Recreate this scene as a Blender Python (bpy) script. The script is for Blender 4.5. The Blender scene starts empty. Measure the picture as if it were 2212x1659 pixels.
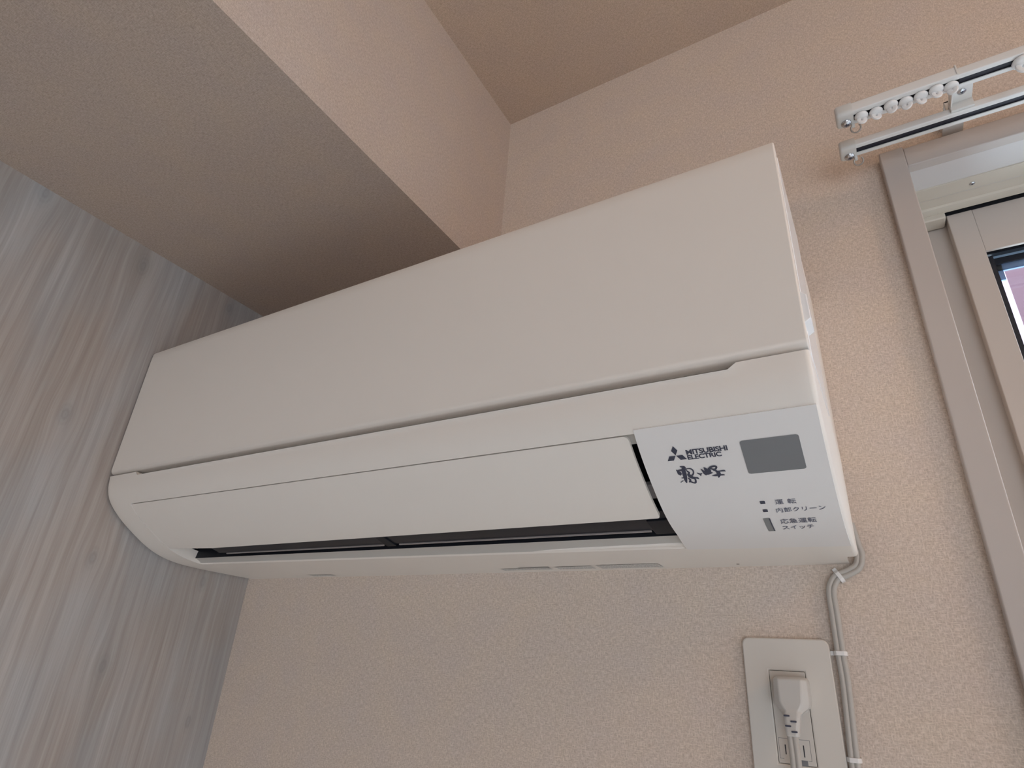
import bpy, bmesh, math, random
from mathutils import Vector, Matrix
random.seed(3)
SC = bpy.context.scene
COL = SC.collection

# ------------------------------------------------------------------ camera
cd = bpy.data.cameras.new('camera')
cam = bpy.data.objects.new('camera', cd)
COL.objects.link(cam)
cam.location = (0.8659, -0.6159, -0.1023)
cam.rotation_euler = (2.0196, -0.0617, 0.5325)
cd.sensor_width = 36.0
cd.lens = 36.0 * 1299.1 / 2212.0
cd.clip_start = 0.01
SC.camera = cam

# ------------------------------------------------------------------ world, lights, exposure
w = bpy.data.worlds.new('sky')
SC.world = w
w.use_nodes = True
bg = w.node_tree.nodes['Background']
bg.inputs[0].default_value = (0.74, 0.88, 1.0, 1)
bg.inputs[1].default_value = 10.0


def area(name, loc, rot, sx, sy, power, col):
    l = bpy.data.lights.new(name, 'AREA')
    l.shape = 'RECTANGLE'
    l.size, l.size_y = sx, sy
    l.energy = power
    l.color = col
    o = bpy.data.objects.new(name, l)
    o.location = loc
    o.rotation_euler = rot
    COL.objects.link(o)
    return o


# added soft fill from the rear of the room, unseen behind the camera
area('rear_fill', (2.05, -3.12, -0.75), (math.radians(90), 0, 0), 1.5, 1.7, 21.5, (0.84, 0.945, 1.07))
# added cool fill from the right, out of view, with no opening there
area('side_fill', (2.82, -0.85, -0.70), (math.radians(90), 0, math.radians(90)), 1.2, 1.7, 5.0, (0.74, 0.89, 1.05))
# sunlight falling through the balcony window onto the floor
sl = bpy.data.lights.new('sun', 'SUN')
sl.energy = 7.0
sl.angle = math.radians(1.0)
sl.color = (0.88, 0.96, 1.06)
so = bpy.data.objects.new('sun', sl)
so.rotation_euler = Vector((0.50, -0.60, -0.93)).to_track_quat('-Z', 'Y').to_euler()
COL.objects.link(so)
# added warm fill, unseen to the right, to tint upper wall and ceiling
pl_ = bpy.data.lights.new('warm_fill', 'POINT')
pl_.energy = 5.4
pl_.shadow_soft_size = 0.12
pl_.color = (1.0, 0.55, 0.24)
po = bpy.data.objects.new('warm_fill', pl_)
po.location = (1.90, -0.62, 0.58)
COL.objects.link(po)
# portal that guides sky light through the balcony window in view
p = area('window_portal', (1.80, 0.16, -0.6), (math.radians(-90), 0, 0), 1.66, 2.0, 1, (1, 1, 1))
p.data.cycles.is_portal = True
SC.view_settings.view_transform = 'Standard'
SC.view_settings.look = 'None'
SC.view_settings.gamma = 1.0
SC.view_settings.use_curve_mapping = False
SC.view_settings.exposure = 0.23


# ------------------------------------------------------------------ helpers
def new_mat(name):
    m = bpy.data.materials.new(name)
    m.use_nodes = True
    return m, m.node_tree, m.node_tree.nodes['Principled BSDF']


def plain(name, col, rough=0.5, metal=0.0, bump=0.0, bscale=900, spec=0.5, var=0.02):
    m, nt, b = new_mat(name)
    b.inputs['Roughness'].default_value = rough
    b.inputs['Metallic'].default_value = metal
    b.inputs['Specular IOR Level'].default_value = spec
    tc = nt.nodes.new('ShaderNodeTexCoord')
    n = nt.nodes.new('ShaderNodeTexNoise')
    n.inputs['Scale'].default_value = 14
    n.inputs['Detail'].default_value = 3
    nt.links.new(tc.outputs['Object'], n.inputs['Vector'])
    mix = nt.nodes.new('ShaderNodeMix')
    mix.data_type = 'RGBA'
    mix.inputs['A'].default_value = (*[c * (1 - var) for c in col], 1)
    mix.inputs['B'].default_value = (*[min(1, c * (1 + var)) for c in col], 1)
    nt.links.new(n.outputs['Fac'], mix.inputs['Factor'])
    nt.links.new(mix.outputs['Result'], b.inputs['Base Color'])
    if bump:
        n2 = nt.nodes.new('ShaderNodeTexNoise')
        n2.inputs['Scale'].default_value = bscale
        nt.links.new(tc.outputs['Object'], n2.inputs['Vector'])
        bp = nt.nodes.new('ShaderNodeBump')
        bp.inputs['Strength'].default_value = bump
        bp.inputs['Distance'].default_value = 0.0005
        nt.links.new(n2.outputs['Fac'], bp.inputs['Height'])
        nt.links.new(bp.outputs['Normal'], b.inputs['Normal'])
    return m


def axes_vec(nt, a, b, flip=False):
    """object coordinates -> (a, b, 0) in metres"""
    tc = nt.nodes.new('ShaderNodeTexCoord')
    sp = nt.nodes.new('ShaderNodeSeparateXYZ')
    nt.links.new(tc.outputs['Object'], sp.inputs[0])
    cb = nt.nodes.new('ShaderNodeCombineXYZ')
    nt.links.new(sp.outputs[a], cb.inputs[0])
    nt.links.new(sp.outputs[b], cb.inputs[1])
    return cb.outputs[0]


def mapped_noise(nt, vec, sx, sy, detail=2.0, off=0.0, rough=0.5, dist=0.0):
    mp = nt.nodes.new('ShaderNodeMapping')
    mp.inputs['Scale'].default_value = (sx, sy, 1)
    mp.inputs['Location'].default_value = (off, off * 1.7, 0)
    nt.links.new(vec, mp.inputs['Vector'])
    n = nt.nodes.new('ShaderNodeTexNoise')
    n.inputs['Scale'].default_value = 1.0
    n.inputs['Detail'].default_value = detail
    n.inputs['Roughness'].default_value = rough
    n.inputs['Distortion'].default_value = dist
    nt.links.new(mp.outputs[0], n.inputs['Vector'])
    return n.outputs['Fac']


def math_node(nt, op, a, b=None, c=None):
    n = nt.nodes.new('ShaderNodeMath')
    n.operation = op
    for i, v in enumerate((a, b, c)):
        if v is None:
            continue
        if isinstance(v, (int, float)):
            n.inputs[i].default_value = v
        else:
            nt.links.new(v, n.inputs[i])
    return n.outputs[0]


def ramp(nt, fac, stops):
    r = nt.nodes.new('ShaderNodeValToRGB')
    e = r.color_ramp.elements
    while len(e) < len(stops):
        e.new(0.5)
    for i, (p_, c) in enumerate(stops):
        e[i].position = p_
        e[i].color = (*c, 1)
    nt.links.new(fac, r.inputs['Fac'])
    return r.outputs['Color']


WP_D, WP_L = (0.545, 0.452, 0.380), (0.785, 0.678, 0.597)


def wallpaper(name, a, b, k=(1, 1, 1)):
    """linen-look vinyl wallpaper: short crossed threads in relief"""
    m, nt, bs = new_mat(name)
    v = axes_vec(nt, a, b)
    n1 = mapped_noise(nt, v, 900, 240, 2.0, 3.1)
    n2 = mapped_noise(nt, v, 240, 900, 2.0, 9.7)
    n3 = mapped_noise(nt, v, 800, 800, 2.0, 5.5)
    mx = math_node(nt, 'MAXIMUM', n1, n2)
    h = math_node(nt, 'ADD', math_node(nt, 'MULTIPLY', mx, 0.75), math_node(nt, 'MULTIPLY', n3, 0.25))
    colr = ramp(nt, h, [(0.40, tuple(c * q for c, q in zip(WP_D, k))), (0.66, tuple(c * q for c, q in zip(WP_L, k)))])
    big = mapped_noise(nt, v, 22, 22, 3.0, 1.3)
    mix = nt.nodes.new('ShaderNodeMix')
    mix.data_type = 'RGBA'
    mix.blend_type = 'MULTIPLY'
    mix.inputs['Factor'].default_value = 1.0
    nt.links.new(colr, mix.inputs['A'])
    nt.links.new(ramp(nt, big, [(0.3, (0.955, 0.955, 0.97)), (0.7, (1, 0.985, 0.95))]), mix.inputs['B'])
    nt.links.new(mix.outputs['Result'], bs.inputs['Base Color'])
    bs.inputs['Roughness'].default_value = 0.75
    bs.inputs['Specular IOR Level'].default_value = 0.25
    bp = nt.nodes.new('ShaderNodeBump')
    bp.inputs['Strength'].default_value = 0.5
    bp.inputs['Distance'].default_value = 0.0007
    nt.links.new(h, bp.inputs['Height'])
    nt.links.new(bp.outputs['Normal'], bs.inputs['Normal'])
    return m


def woodpaper(name):
    """white-washed timber-look wallpaper with vertical grain and knots (y, z)"""
    m, nt, bs = new_mat(name)
    v = axes_vec(nt, 1, 2)
    sp = nt.nodes.new('ShaderNodeSeparateXYZ')
    nt.links.new(v, sp.inputs[0])
    y, z = sp.outputs[0], sp.outputs[1]
    # knots bend the grain around them
    knots = [(-.295, .389, .016), (-.156, .400, .010), (-.314, .152, .013), (-.226, -.006, .011), (-.173, -.125, .012),
             (-.040, -.187, .009), (-.43, .412, .016), (-.073, -.012, .011), (-.52, .12, .015), (-.36, -.08, .010),
             (-.42, -.33, .014), (-.10, .20, .012), (-.7, .3, .014), (-.9, -.2, .016)]
    shift = None
    rings = None
    kn = None
    for ky, kz, r in knots:
        dy = math_node(nt, 'SUBTRACT', y, ky)
        dz = math_node(nt, 'MULTIPLY', math_node(nt, 'SUBTRACT', z, kz), 0.55)
        d2 = math_node(nt, 'ADD', math_node(nt, 'MULTIPLY', dy, dy), math_node(nt, 'MULTIPLY', dz, dz))
        g = math_node(nt, 'EXPONENT', math_node(nt, 'DIVIDE', d2, -(r * 0.55) ** 2))
        gw = math_node(nt, 'EXPONENT', math_node(nt, 'DIVIDE', d2, -(r * 1.6) ** 2))
        sh = math_node(nt, 'MULTIPLY', math_node(nt, 'MULTIPLY', dy, gw), 0.45)
        rg = math_node(nt, 'MULTIPLY', math_node(nt, 'SINE', math_node(nt, 'MULTIPLY', math_node(nt, 'SQRT', d2), 1500.0)), math_node(nt, 'MULTIPLY', g, 0.045))
        rings = rg if rings is None else math_node(nt, 'ADD', rings, rg)
        shift = sh if shift is None else math_node(nt, 'ADD', shift, sh)
        kn = g if kn is None else math_node(nt, 'MAXIMUM', kn, g)
    y2 = math_node(nt, 'SUBTRACT', y, shift)
    cb = nt.nodes.new('ShaderNodeCombineXYZ')
    nt.links.new(y2, cb.inputs[0])
    nt.links.new(z, cb.inputs[1])
    vv = cb.outputs[0]
    fine = mapped_noise(nt, vv, 620, 9, 3.0, 2.0, 0.6, 0.25)
    mid = mapped_noise(nt, vv, 120, 4.0, 3.0, 7.0, 0.55, 0.25)
    broad = mapped_noise(nt, vv, 16, 1.6, 2.0, 4.0)
    patch = mapped_noise(nt, v, 14, 5, 3.0, 11.0)
    g1 = math_node(nt, 'ADD', math_node(nt, 'MULTIPLY', fine, 0.34), math_node(nt, 'MULTIPLY', mid, 0.66))
    g1 = math_node(nt, 'ADD', math_node(nt, 'MULTIPLY', g1, 0.8), math_node(nt, 'MULTIPLY', broad, 0.2))
    g1 = math_node(nt, 'ADD', g1, rings)
    c1 = ramp(nt, g1, [(0.32, (0.31, 0.268, 0.242)), (0.47, (0.375, 0.333, 0.305)), (0.64, (0.46, 0.425, 0.40))])
    c2 = ramp(nt, g1, [(0.32, (0.31, 0.298, 0.292)), (0.47, (0.365, 0.355, 0.350)), (0.64, (0.455, 0.450, 0.450))])
    mx = nt.nodes.new('ShaderNodeMix')
    mx.data_type = 'RGBA'
    nt.links.new(ramp(nt, patch, [(0.38, (0, 0, 0)), (0.62, (1, 1, 1))]), mx.inputs['Factor'])
    nt.links.new(c1, mx.inputs['A'])
    nt.links.new(c2, mx.inputs['B'])
    mk = nt.nodes.new('ShaderNodeMix')
    mk.data_type = 'RGBA'
    nt.links.new(math_node(nt, 'MULTIPLY', kn, 0.34), mk.inputs['Factor'])
    nt.links.new(mx.outputs['Result'], mk.inputs['A'])
    mk.inputs['B'].default_value = (0.185, 0.20, 0.21, 1)
    nt.links.new(mk.outputs['Result'], bs.inputs['Base Color'])
    bs.inputs['Roughness'].default_value = 0.6
    bs.inputs['Specular IOR Level'].default_value = 0.3
    bp = nt.nodes.new('ShaderNodeBump')
    bp.inputs['Strength'].default_value = 0.25
    bp.inputs['Distance'].default_value = 0.0005
    nt.links.new(g1, bp.inputs['Height'])
    nt.links.new(bp.outputs['Normal'], bs.inputs['Normal'])
    return m


def floorwood(name):
    m, nt, bs = new_mat(name)
    v = axes_vec(nt, 0, 1)
    g = mapped_noise(nt, v, 3, 60, 4.0)
    nt.links.new(ramp(nt, g, [(0.3, (0.58, 0.53, 0.48)), (0.7, (0.70, 0.655, 0.61))]), bs.inputs['Base Color'])
    bs.inputs['Roughness'].default_value = 0.5
    return m


def obj(name, bm, mat, parent=None, smooth=False, bevel=0.0, segs=3, angle=35, label=None):
    me = bpy.data.meshes.new(name)
    bmesh.ops.recalc_face_normals(bm, faces=bm.faces[:])
    bm.to_mesh(me)
    bm.free()
    mats = mat if isinstance(mat, (list, tuple)) else [mat]
    for m in mats:
        me.materials.append(m)
    o = bpy.data.objects.new(name, me)
    COL.objects.link(o)
    if parent is not None:
        o.parent = parent
        o.matrix_parent_inverse = parent_matrix(parent).inverted()
    if bevel:
        md = o.modifiers.new('bevel', 'BEVEL')
        md.width = bevel
        md.segments = segs
        md.limit_method = 'ANGLE'
        md.angle_limit = math.radians(30)
        md.harden_normals = False
        smooth = True
    if smooth:
        for pl in me.polygons:
            pl.use_smooth = True
        try:
            me.set_sharp_from_angle(angle=math.radians(angle))
        except Exception:
            pass
    if label:
        o['label'] = label
    return o


def parent_matrix(o):
    m = Matrix.Translation(o.location) @ o.rotation_euler.to_matrix().to_4x4()
    if o.parent is not None:
        m = parent_matrix(o.parent) @ o.matrix_parent_inverse @ m
    return m


def tag(o, label, cat=None, group=None, kind=None):
    o['label'] = label
    if cat:
        o['category'] = cat
    if group:
        o['group'] = group
    if kind:
        o['kind'] = kind
    return o


def empty(name, loc):
    o = bpy.data.objects.new(name, None)
    o.location = loc
    o.empty_display_size = 0.02
    COL.objects.link(o)
    return o


def box(bm, x0, x1, y0, y1, z0, z1, mi=0):
    vs = [bm.verts.new(c) for c in ((x0, y0, z0), (x1, y0, z0), (x1, y1, z0), (x0, y1, z0),
                                    (x0, y0, z1), (x1, y0, z1), (x1, y1, z1), (x0, y1, z1))]
    fs = []
    for q in ((0, 3, 2, 1), (4, 5, 6, 7), (0, 1, 5, 4), (1, 2, 6, 5), (2, 3, 7, 6), (3, 0, 4, 7)):
        f = bm.faces.new([vs[i] for i in q])
        f.material_index = mi
        fs.append(f)
    return fs


def boxes(*bs):
    bm = bmesh.new()
    for b in bs:
        box(bm, *b)
    return bm


def extrude_poly_x(bm, pts, x0, x1):
    """pts = list of (y,z) closed polygon"""
    a = [bm.verts.new((x0, y, z)) for y, z in pts]
    b = [bm.verts.new((x1, y, z)) for y, z in pts]
    n = len(pts)
    for i in range(n):
        bm.faces.new((a[i], a[(i + 1) % n], b[(i + 1) % n], b[i]))
    bm.faces.new(a[::-1])
    bm.faces.new(b)


def tube(bm, pts, r, n=10, cap=True, flat=None):
    """tube along pts; flat=(rx, ry, side) for an elliptic section"""
    pts = [Vector(p_) for p_ in pts]
    rings = []
    up = None
    for i, p_ in enumerate(pts):
        if i == 0:
            t = pts[1] - p_
        elif i == len(pts) - 1:
            t = p_ - pts[i - 1]
        else:
            t = pts[i + 1] - pts[i - 1]
        t.normalize()
        if up is None:
            up = Vector((0, -1, 0)) if abs(t.y) < 0.9 else Vector((0, 0, 1))
        s = t.cross(up).normalized()
        u = s.cross(t).normalized()
        up = u
        ring = []
        rr = r[i] if isinstance(r, (list, tuple)) else r
        for k in range(n):
            a = 2 * math.pi * k / n
            ring.append(bm.verts.new(p_ + s * (rr * math.cos(a) * (flat or 1)) + u * rr * math.sin(a)))
        rings.append(ring)
    for a, b in zip(rings, rings[1:]):
        for k in range(n):
            bm.faces.new((a[k], a[(k + 1) % n], b[(k + 1) % n], b[k]))
    if cap:
        bm.faces.new(rings[0][::-1])
        bm.faces.new(rings[-1])


def smooth_path(ctrl, n=10):
    P_ = [Vector(c) for c in ctrl]
    Q = [2 * P_[0] - P_[1]] + P_ + [2 * P_[-1] - P_[-2]]
    out = []
    for i in range(1, len(Q) - 2):
        a, b, c, d = Q[i - 1:i + 3]
        for k in range(n):
            t = k / n
            out.append(.5 * ((2 * b) + (c - a) * t + (2 * a - 5 * b + 4 * c - d) * t * t + (3 * b - a - 3 * c + d) * t ** 3))
    out.append(P_[-1])
    return out


def rounded_rect(cx, cy, w_, h_, r, n=5):
    pts = []
    for (sx, sy, a0) in ((1, 1, 0), (-1, 1, 90), (-1, -1, 180), (1, -1, 270)):
        for k in range(n + 1):
            a = math.radians(a0 + 90 * k / n)
            pts.append((cx + sx * (w_ / 2 - r) + r * math.cos(a), cy + sy * (h_ / 2 - r) + r * math.sin(a)))
    return pts


def lathe(bm, prof, centre, axis, n=20):
    """prof = [(radius, height)] revolved about axis through centre"""
    axis = Vector(axis).normalized()
    s = axis.orthogonal().normalized()
    t = axis.cross(s)
    c = Vector(centre)
    rings = []
    for r, h in prof:
        if r < 1e-7:
            rings.append([bm.verts.new(c + axis * h)])
        else:
            rings.append([bm.verts.new(c + axis * h + s * r * math.cos(2 * math.pi * k / n) + t * r * math.sin(2 * math.pi * k / n)) for k in range(n)])
    for a, b in zip(rings, rings[1:]):
        for k in range(n):
            k2 = (k + 1) % n
            if len(a) == 1 and len(b) == 1:
                continue
            if len(a) == 1:
                bm.faces.new((a[0], b[k2], b[k]))
            elif len(b) == 1:
                bm.faces.new((a[k], a[k2], b[0]))
            else:
                bm.faces.new((a[k], a[k2], b[k2], b[k]))
    if len(rings[0]) > 1:
        bm.faces.new(rings[0][::-1])
    if len(rings[-1]) > 1:
        bm.faces.new(rings[-1])


# materials
M_WXZ = wallpaper('linen wallpaper on the window wall', 0, 2)
M_WYZ = wallpaper('linen wallpaper dimmed for the beam side', 1, 2, (.84, .84, .86))  # same paper, colour lowered to dim the beam side; right wall shares it
M_WXY = wallpaper('linen wallpaper dimmed and warmed overhead', 0, 1, (.84, .775, .715))  # darker, warmer tint puts the dim warm light overhead into the paper colour
M_BXY = wallpaper('linen wallpaper shaded under the beam', 0, 1, (.72, .69, .675))  # same paper darkened further to paint the shade under the beam
M_WOOD = woodpaper('white-washed timber wallpaper')
M_FLOOR = floorwood('pale oak floor')
M_AC = plain('warm white plastic', (0.81, 0.762, 0.705), 0.42, bump=0.05, bscale=2500, var=0.008)
M_DP = plain('cool white printed film', (0.785, 0.765, 0.750), 0.38, var=0.006)
M_LIP = plain('white plastic greyed for shade', (0.50, 0.485, 0.455), 0.5)  # darker copy of the cover white; the grey holds the lip's shade
M_EDGE = plain('glossy white plastic', (0.86, 0.87, 0.88), 0.22, var=0.006)
M_DARK = plain('near-black plastic', (0.006, 0.008, 0.013), 0.5, spec=0.25)
M_VANE = plain('charcoal vane plastic', (0.010, 0.012, 0.018), 0.4, spec=0.3)
M_VEDGE = plain('vane highlight and hinge grey', (0.33, 0.30, 0.29), 0.35)  # pale grey paints the highlight on the dark vane edge; hinge arm shares it
M_INK = plain('navy ink', (0.050, 0.055, 0.085), 0.5)
M_INK2 = plain('grey ink', (0.13, 0.14, 0.19), 0.5)
M_LCD = plain('grey receiver window', (0.20, 0.205, 0.215), 0.30)
M_BTN = plain('grey button', (0.22, 0.225, 0.225), 0.45)
M_PLATE = plain('ivory switch plate plastic', (0.66, 0.625, 0.575), 0.4, bump=0.04, bscale=1800, var=0.008)
M_SOCK = plain('ivory socket plastic', (0.62, 0.585, 0.54), 0.4)
M_PLUG = plain('grey-white plug vinyl', (0.56, 0.54, 0.51), 0.38)
M_CABLE = plain('grey vinyl cable', (0.46, 0.435, 0.40), 0.45)
M_CLIP = plain('clear-white clip', (0.80, 0.79, 0.78), 0.3)
M_TRIM = plain('greige window casing', (0.50, 0.455, 0.425), 0.45, var=0.01)
M_SASH = plain('greige aluminium sash', (0.54, 0.49, 0.45), 0.45, var=0.012)
M_FRAME = plain('ivory frame metal', (0.58, 0.54, 0.47), 0.45, var=0.012)
M_REV = plain('white window reveal', (0.60, 0.585, 0.58), 0.5)
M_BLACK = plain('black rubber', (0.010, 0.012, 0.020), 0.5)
M_RAIL = plain('enamelled white steel', (0.74, 0.74, 0.73), 0.22, var=0.006)
M_SLOT = plain('black rail interior', (0.012, 0.012, 0.022), 0.6)
M_CAP = plain('grey-white rail cap', (0.66, 0.66, 0.64), 0.35)
M_RUN = plain('milky nylon', (0.78, 0.78, 0.78), 0.3)
M_STEEL = plain('zinc-plated steel', (0.55, 0.57, 0.60), 0.22, metal=1.0)
M_WIRE = plain('dull wire', (0.42, 0.39, 0.36), 0.35, metal=0.8)
M_BLUE = plain('anodised blue-grey aluminium', (0.16, 0.24, 0.42), 0.35, metal=0.3)
M_BLUE2 = plain('spacer aluminium', (0.35, 0.50, 0.66), 0.35, metal=0.3)
M_MAUVE = plain('mauve rendered wall', (0.10, 0.052, 0.075), 0.8, bump=0.2, bscale=300)
M_CONC = plain('pale concrete', (0.55, 0.54, 0.52), 0.8)


def glass_mat():
    m = bpy.data.materials.new('window glass')
    m.use_nodes = True
    nt = m.node_tree
    nt.nodes.clear()
    out = nt.nodes.new('ShaderNodeOutputMaterial')
    t = nt.nodes.new('ShaderNodeBsdfTransparent')
    t.inputs[0].default_value = (0.93, 0.96, 0.97, 1)
    g = nt.nodes.new('ShaderNodeBsdfGlossy')
    g.inputs['Roughness'].default_value = 0.02
    lw = nt.nodes.new('ShaderNodeLayerWeight')
    lw.inputs['Blend'].default_value = 0.5
    p4 = math_node(nt, 'POWER', lw.outputs['Facing'], 4.0)
    fr = math_node(nt, 'MULTIPLY_ADD', p4, 0.8, 0.04)
    mx = nt.nodes.new('ShaderNodeMixShader')
    nt.links.new(fr, mx.inputs[0])
    nt.links.new(t.outputs[0], mx.inputs[1])
    nt.links.new(g.outputs[0], mx.inputs[2])
    nt.links.new(mx.outputs[0], out.inputs[0])
    return m


M_GLASS = glass_mat()

# ------------------------------------------------------------------ the room
XL, XR, YF, ZC, ZF = 0.028, 2.90, -3.20, 0.7571, -1.643
SOX, SOZ = 0.439, 0.4193                       # dropped beam along the left wall
WX0, WX1, WZ1, WZ0 = 0.960, 2.62, 0.406, -1.60   # window opening

tag(obj('wall_back', boxes((XL - .12, WX0, 0, .12, ZF - .1, ZC + .1), (WX1, XR + .12, 0, .12, ZF - .1, ZC + .1),
                           (WX0, WX1, 0, .12, WZ1 + .012, ZC + .1), (WX0, WX1, 0, .12, ZF - .1, WZ0)), M_WXZ),
    'beige linen-textured wallpaper wall carrying the air conditioner and window', kind='structure')
tag(obj('wall_upper', boxes((-3.0, 6.0, 0, .12, ZC + .1, 3.6), (-3.0, XL - .12, 0, .12, -1.8, ZC + .1), (XR + .12, 6.0, 0, .12, -1.8, ZC + .1)), M_CONC),
    'outer facade of the building around the window, out of view', kind='structure')
tag(obj('wall_left', boxes((XL - .12, XL, YF - .1, 0, ZF - .1, ZC + .1)), M_WOOD),
    'left wall papered in white-washed timber grain with grey knots', kind='structure')
tag(obj('wall_right', boxes((XR, XR + .12, YF - .1, 0, ZF - .1, ZC + .1)), M_WYZ),
    'beige papered wall on the right, outside the picture', kind='structure')
tag(obj('wall_front', boxes((XL - .12, XR + .12, YF - .1, YF, ZF - .1, ZC + .1)), M_WXZ),
    'beige papered wall behind the camera', kind='structure')
tag(obj('floor', boxes((XL - .12, XR + .12, YF - .1, .12, ZF - .1, ZF)), M_FLOOR), 'light oak floor', kind='structure')
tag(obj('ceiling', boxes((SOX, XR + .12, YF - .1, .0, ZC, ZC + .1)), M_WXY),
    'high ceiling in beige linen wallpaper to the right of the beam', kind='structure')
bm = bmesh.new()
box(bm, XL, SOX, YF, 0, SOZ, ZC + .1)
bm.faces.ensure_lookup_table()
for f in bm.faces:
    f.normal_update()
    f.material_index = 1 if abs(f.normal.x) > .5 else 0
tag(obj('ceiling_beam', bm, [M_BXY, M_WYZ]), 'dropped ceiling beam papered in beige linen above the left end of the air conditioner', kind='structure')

# ------------------------------------------------------------------ air conditioner
PROF = [(-.2425, .0925), (-.2392, .0758), (-.2317, .0618), (-.2161, .0470), (-.1950, .0325), (-.1725, .0195),
        (-.1500, .0105), (-.1235, .0052), (-.0900, .0032), (-.0450, .0027), (0, .0025)]


def dense(P_, n=12):
    Q = [(2 * P_[0][0] - P_[1][0], 2 * P_[0][1] - P_[1][1])] + P_ + [(2 * P_[-1][0] - P_[-2][0], 2 * P_[-1][1] - P_[-2][1])]
    out = []
    for i in range(1, len(Q) - 2):
        for k in range(n):
            t = k / n
            out.append(tuple(.5 * ((2 * Q[i][j]) + (Q[i + 1][j] - Q[i - 1][j]) * t + (2 * Q[i - 1][j] - 5 * Q[i][j] + 4 * Q[i + 1][j] - Q[i + 2][j]) * t * t
                                   + (3 * Q[i][j] - Q[i - 1][j] - 3 * Q[i + 1][j] + Q[i + 2][j]) * t ** 3) for j in (0, 1)))
    out.append(P_[-1])
    return out


DN = dense(PROF)
SL = [0.0]
for a_, b_ in zip(DN, DN[1:]):
    SL.append(SL[-1] + math.hypot(b_[0] - a_[0], b_[1] - a_[1]))
SMAX = SL[-1]


def surf(x, s, off=0.0):
    """point on the lower cover: x across, s metres down/around the profile, off outwards"""
    s = min(max(s, 0.0), SMAX)
    i = 0
    lo, hi = 0, len(SL) - 2
    while lo < hi:
        mid = (lo + hi) // 2
        if SL[mid + 1] < s:
            lo = mid + 1
        else:
            hi = mid
    i = lo
    a, b = DN[i], DN[i + 1]
    L = SL[i + 1] - SL[i]
    t = (s - SL[i]) / L
    a0, b1 = DN[max(i - 1, 0)], DN[min(i + 2, len(DN) - 1)]
    dy = (b[0] - a0[0]) * (1 - t) + (b1[0] - a[0]) * t
    dz = (b[1] - a0[1]) * (1 - t) + (b1[1] - a[1]) * t
    n = math.hypot(dy, dz)
    ny, nz = dz / n, -dy / n          # outward (down / towards the room)
    return Vector((x, a[0] + t * (b[0] - a[0]) + ny * off, a[1] + t * (b[1] - a[1]) + nz * off))


def skin(bm, xs, ss, off, keep=None, warp=None, mi=0):
    g = {}

    def V(i, j):
        if (i, j) not in g:
            x, s = xs[i], ss[j]
            if warp:
                x, s = warp(x, s)
            g[i, j] = bm.verts.new(surf(x, s, off(x, s) if callable(off) else off))
        return g[i, j]
    for i in range(len(xs) - 1):
        for j in range(len(ss) - 1):
            if keep and not keep((xs[i] + xs[i + 1]) / 2, (ss[j] + ss[j + 1]) / 2):
                continue
            f = bm.faces.new((V(i, j), V(i + 1, j), V(i + 1, j + 1), V(i, j + 1)))
            f.material_index = mi


def frange(a, b, n):
    return [a + (b - a) * i / n for i in range(n + 1)]


AX0, AX1 = 0.032, 0.8488
AZT = 0.2745
OX0, OX1 = 0.0762, 0.7282         # outlet opening
OS0, OS1 = 0.0385, 0.1785

ac = empty('air_conditioner', (0.44, 0, 0))
tag(ac, 'white split air conditioner mounted high on the wall with its outlet flap ajar', 'air conditioner')


# lower cover
def lipx(x):
    t = min(max((x - OX0) / (OX1 - OX0), 0), 1)
    return -.0095 + .021 * t


def warp(x, s):
    if s <= .13 or s >= .245:
        k = 0
    elif s <= OS1:
        k = (s - .13) / (OS1 - .13)
    else:
        k = (.245 - s) / (.245 - OS1)
    return x, s + lipx(x) * k


xs = frange(AX0 + .0035, OX0, 3) + [.0940, .0985] + frange(OX0 + .03, OX1, 30) + frange(OX1, .7985, 4)[1:] + [.8045, .8200, .840, AX1 - .0035]
ss = frange(0, OS0, 8) + frange(OS0, OS1, 30)[1:] + frange(OS1, .248, 10)[1:] + frange(.248, SMAX, 5)[1:]


def keep(x, s):
    if OX0 < x < OX1 and OS0 < s < OS1:
        return False
    if x > .840 and s > .248:
        return False
    return True


bm = bmesh.new()
skin(bm, xs, ss, 0.0, keep, warp)
# rounded ends
R_ = .0035
for side in (-1, 1):
    xe = [(AX1 - R_ + R_ * math.sin(a), -R_ * (1 - math.cos(a))) for a in [math.radians(q) for q in (0, 22, 45, 67, 90)]]
    if side < 0:
        xe = [(AX0 + AX1 - x, o) for x, o in xe]
    smax = .248 if side > 0 else SMAX
    sv = [s for s in ss if s <= smax + 1e-6]
    last = None
    for (xa, oa) in xe:
        col = []
        for s in sv:
            wx, ws = warp(OX1 + .1 if side > 0 else OX0 - .1, s) if False else (xa, s + (lipx(xa) * (0 if (s <= .13 or s >= .245) else ((s - .13) / (OS1 - .13) if s <= OS1 else (.245 - s) / (.245 - OS1)))))
            col.append(bm.verts.new(surf(xa, ws, oa)))
        if last:
            for j in range(len(sv) - 1):
                bm.faces.new((last[j], last[j + 1], col[j + 1], col[j]))
        last = col
    # flat end wall
    bm.faces.new(last + [bm.verts.new((xe[-1][0], last[-1].co.y, .0925))])
bmesh.ops.remove_doubles(bm, verts=bm.verts[:], dist=1e-6)
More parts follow.
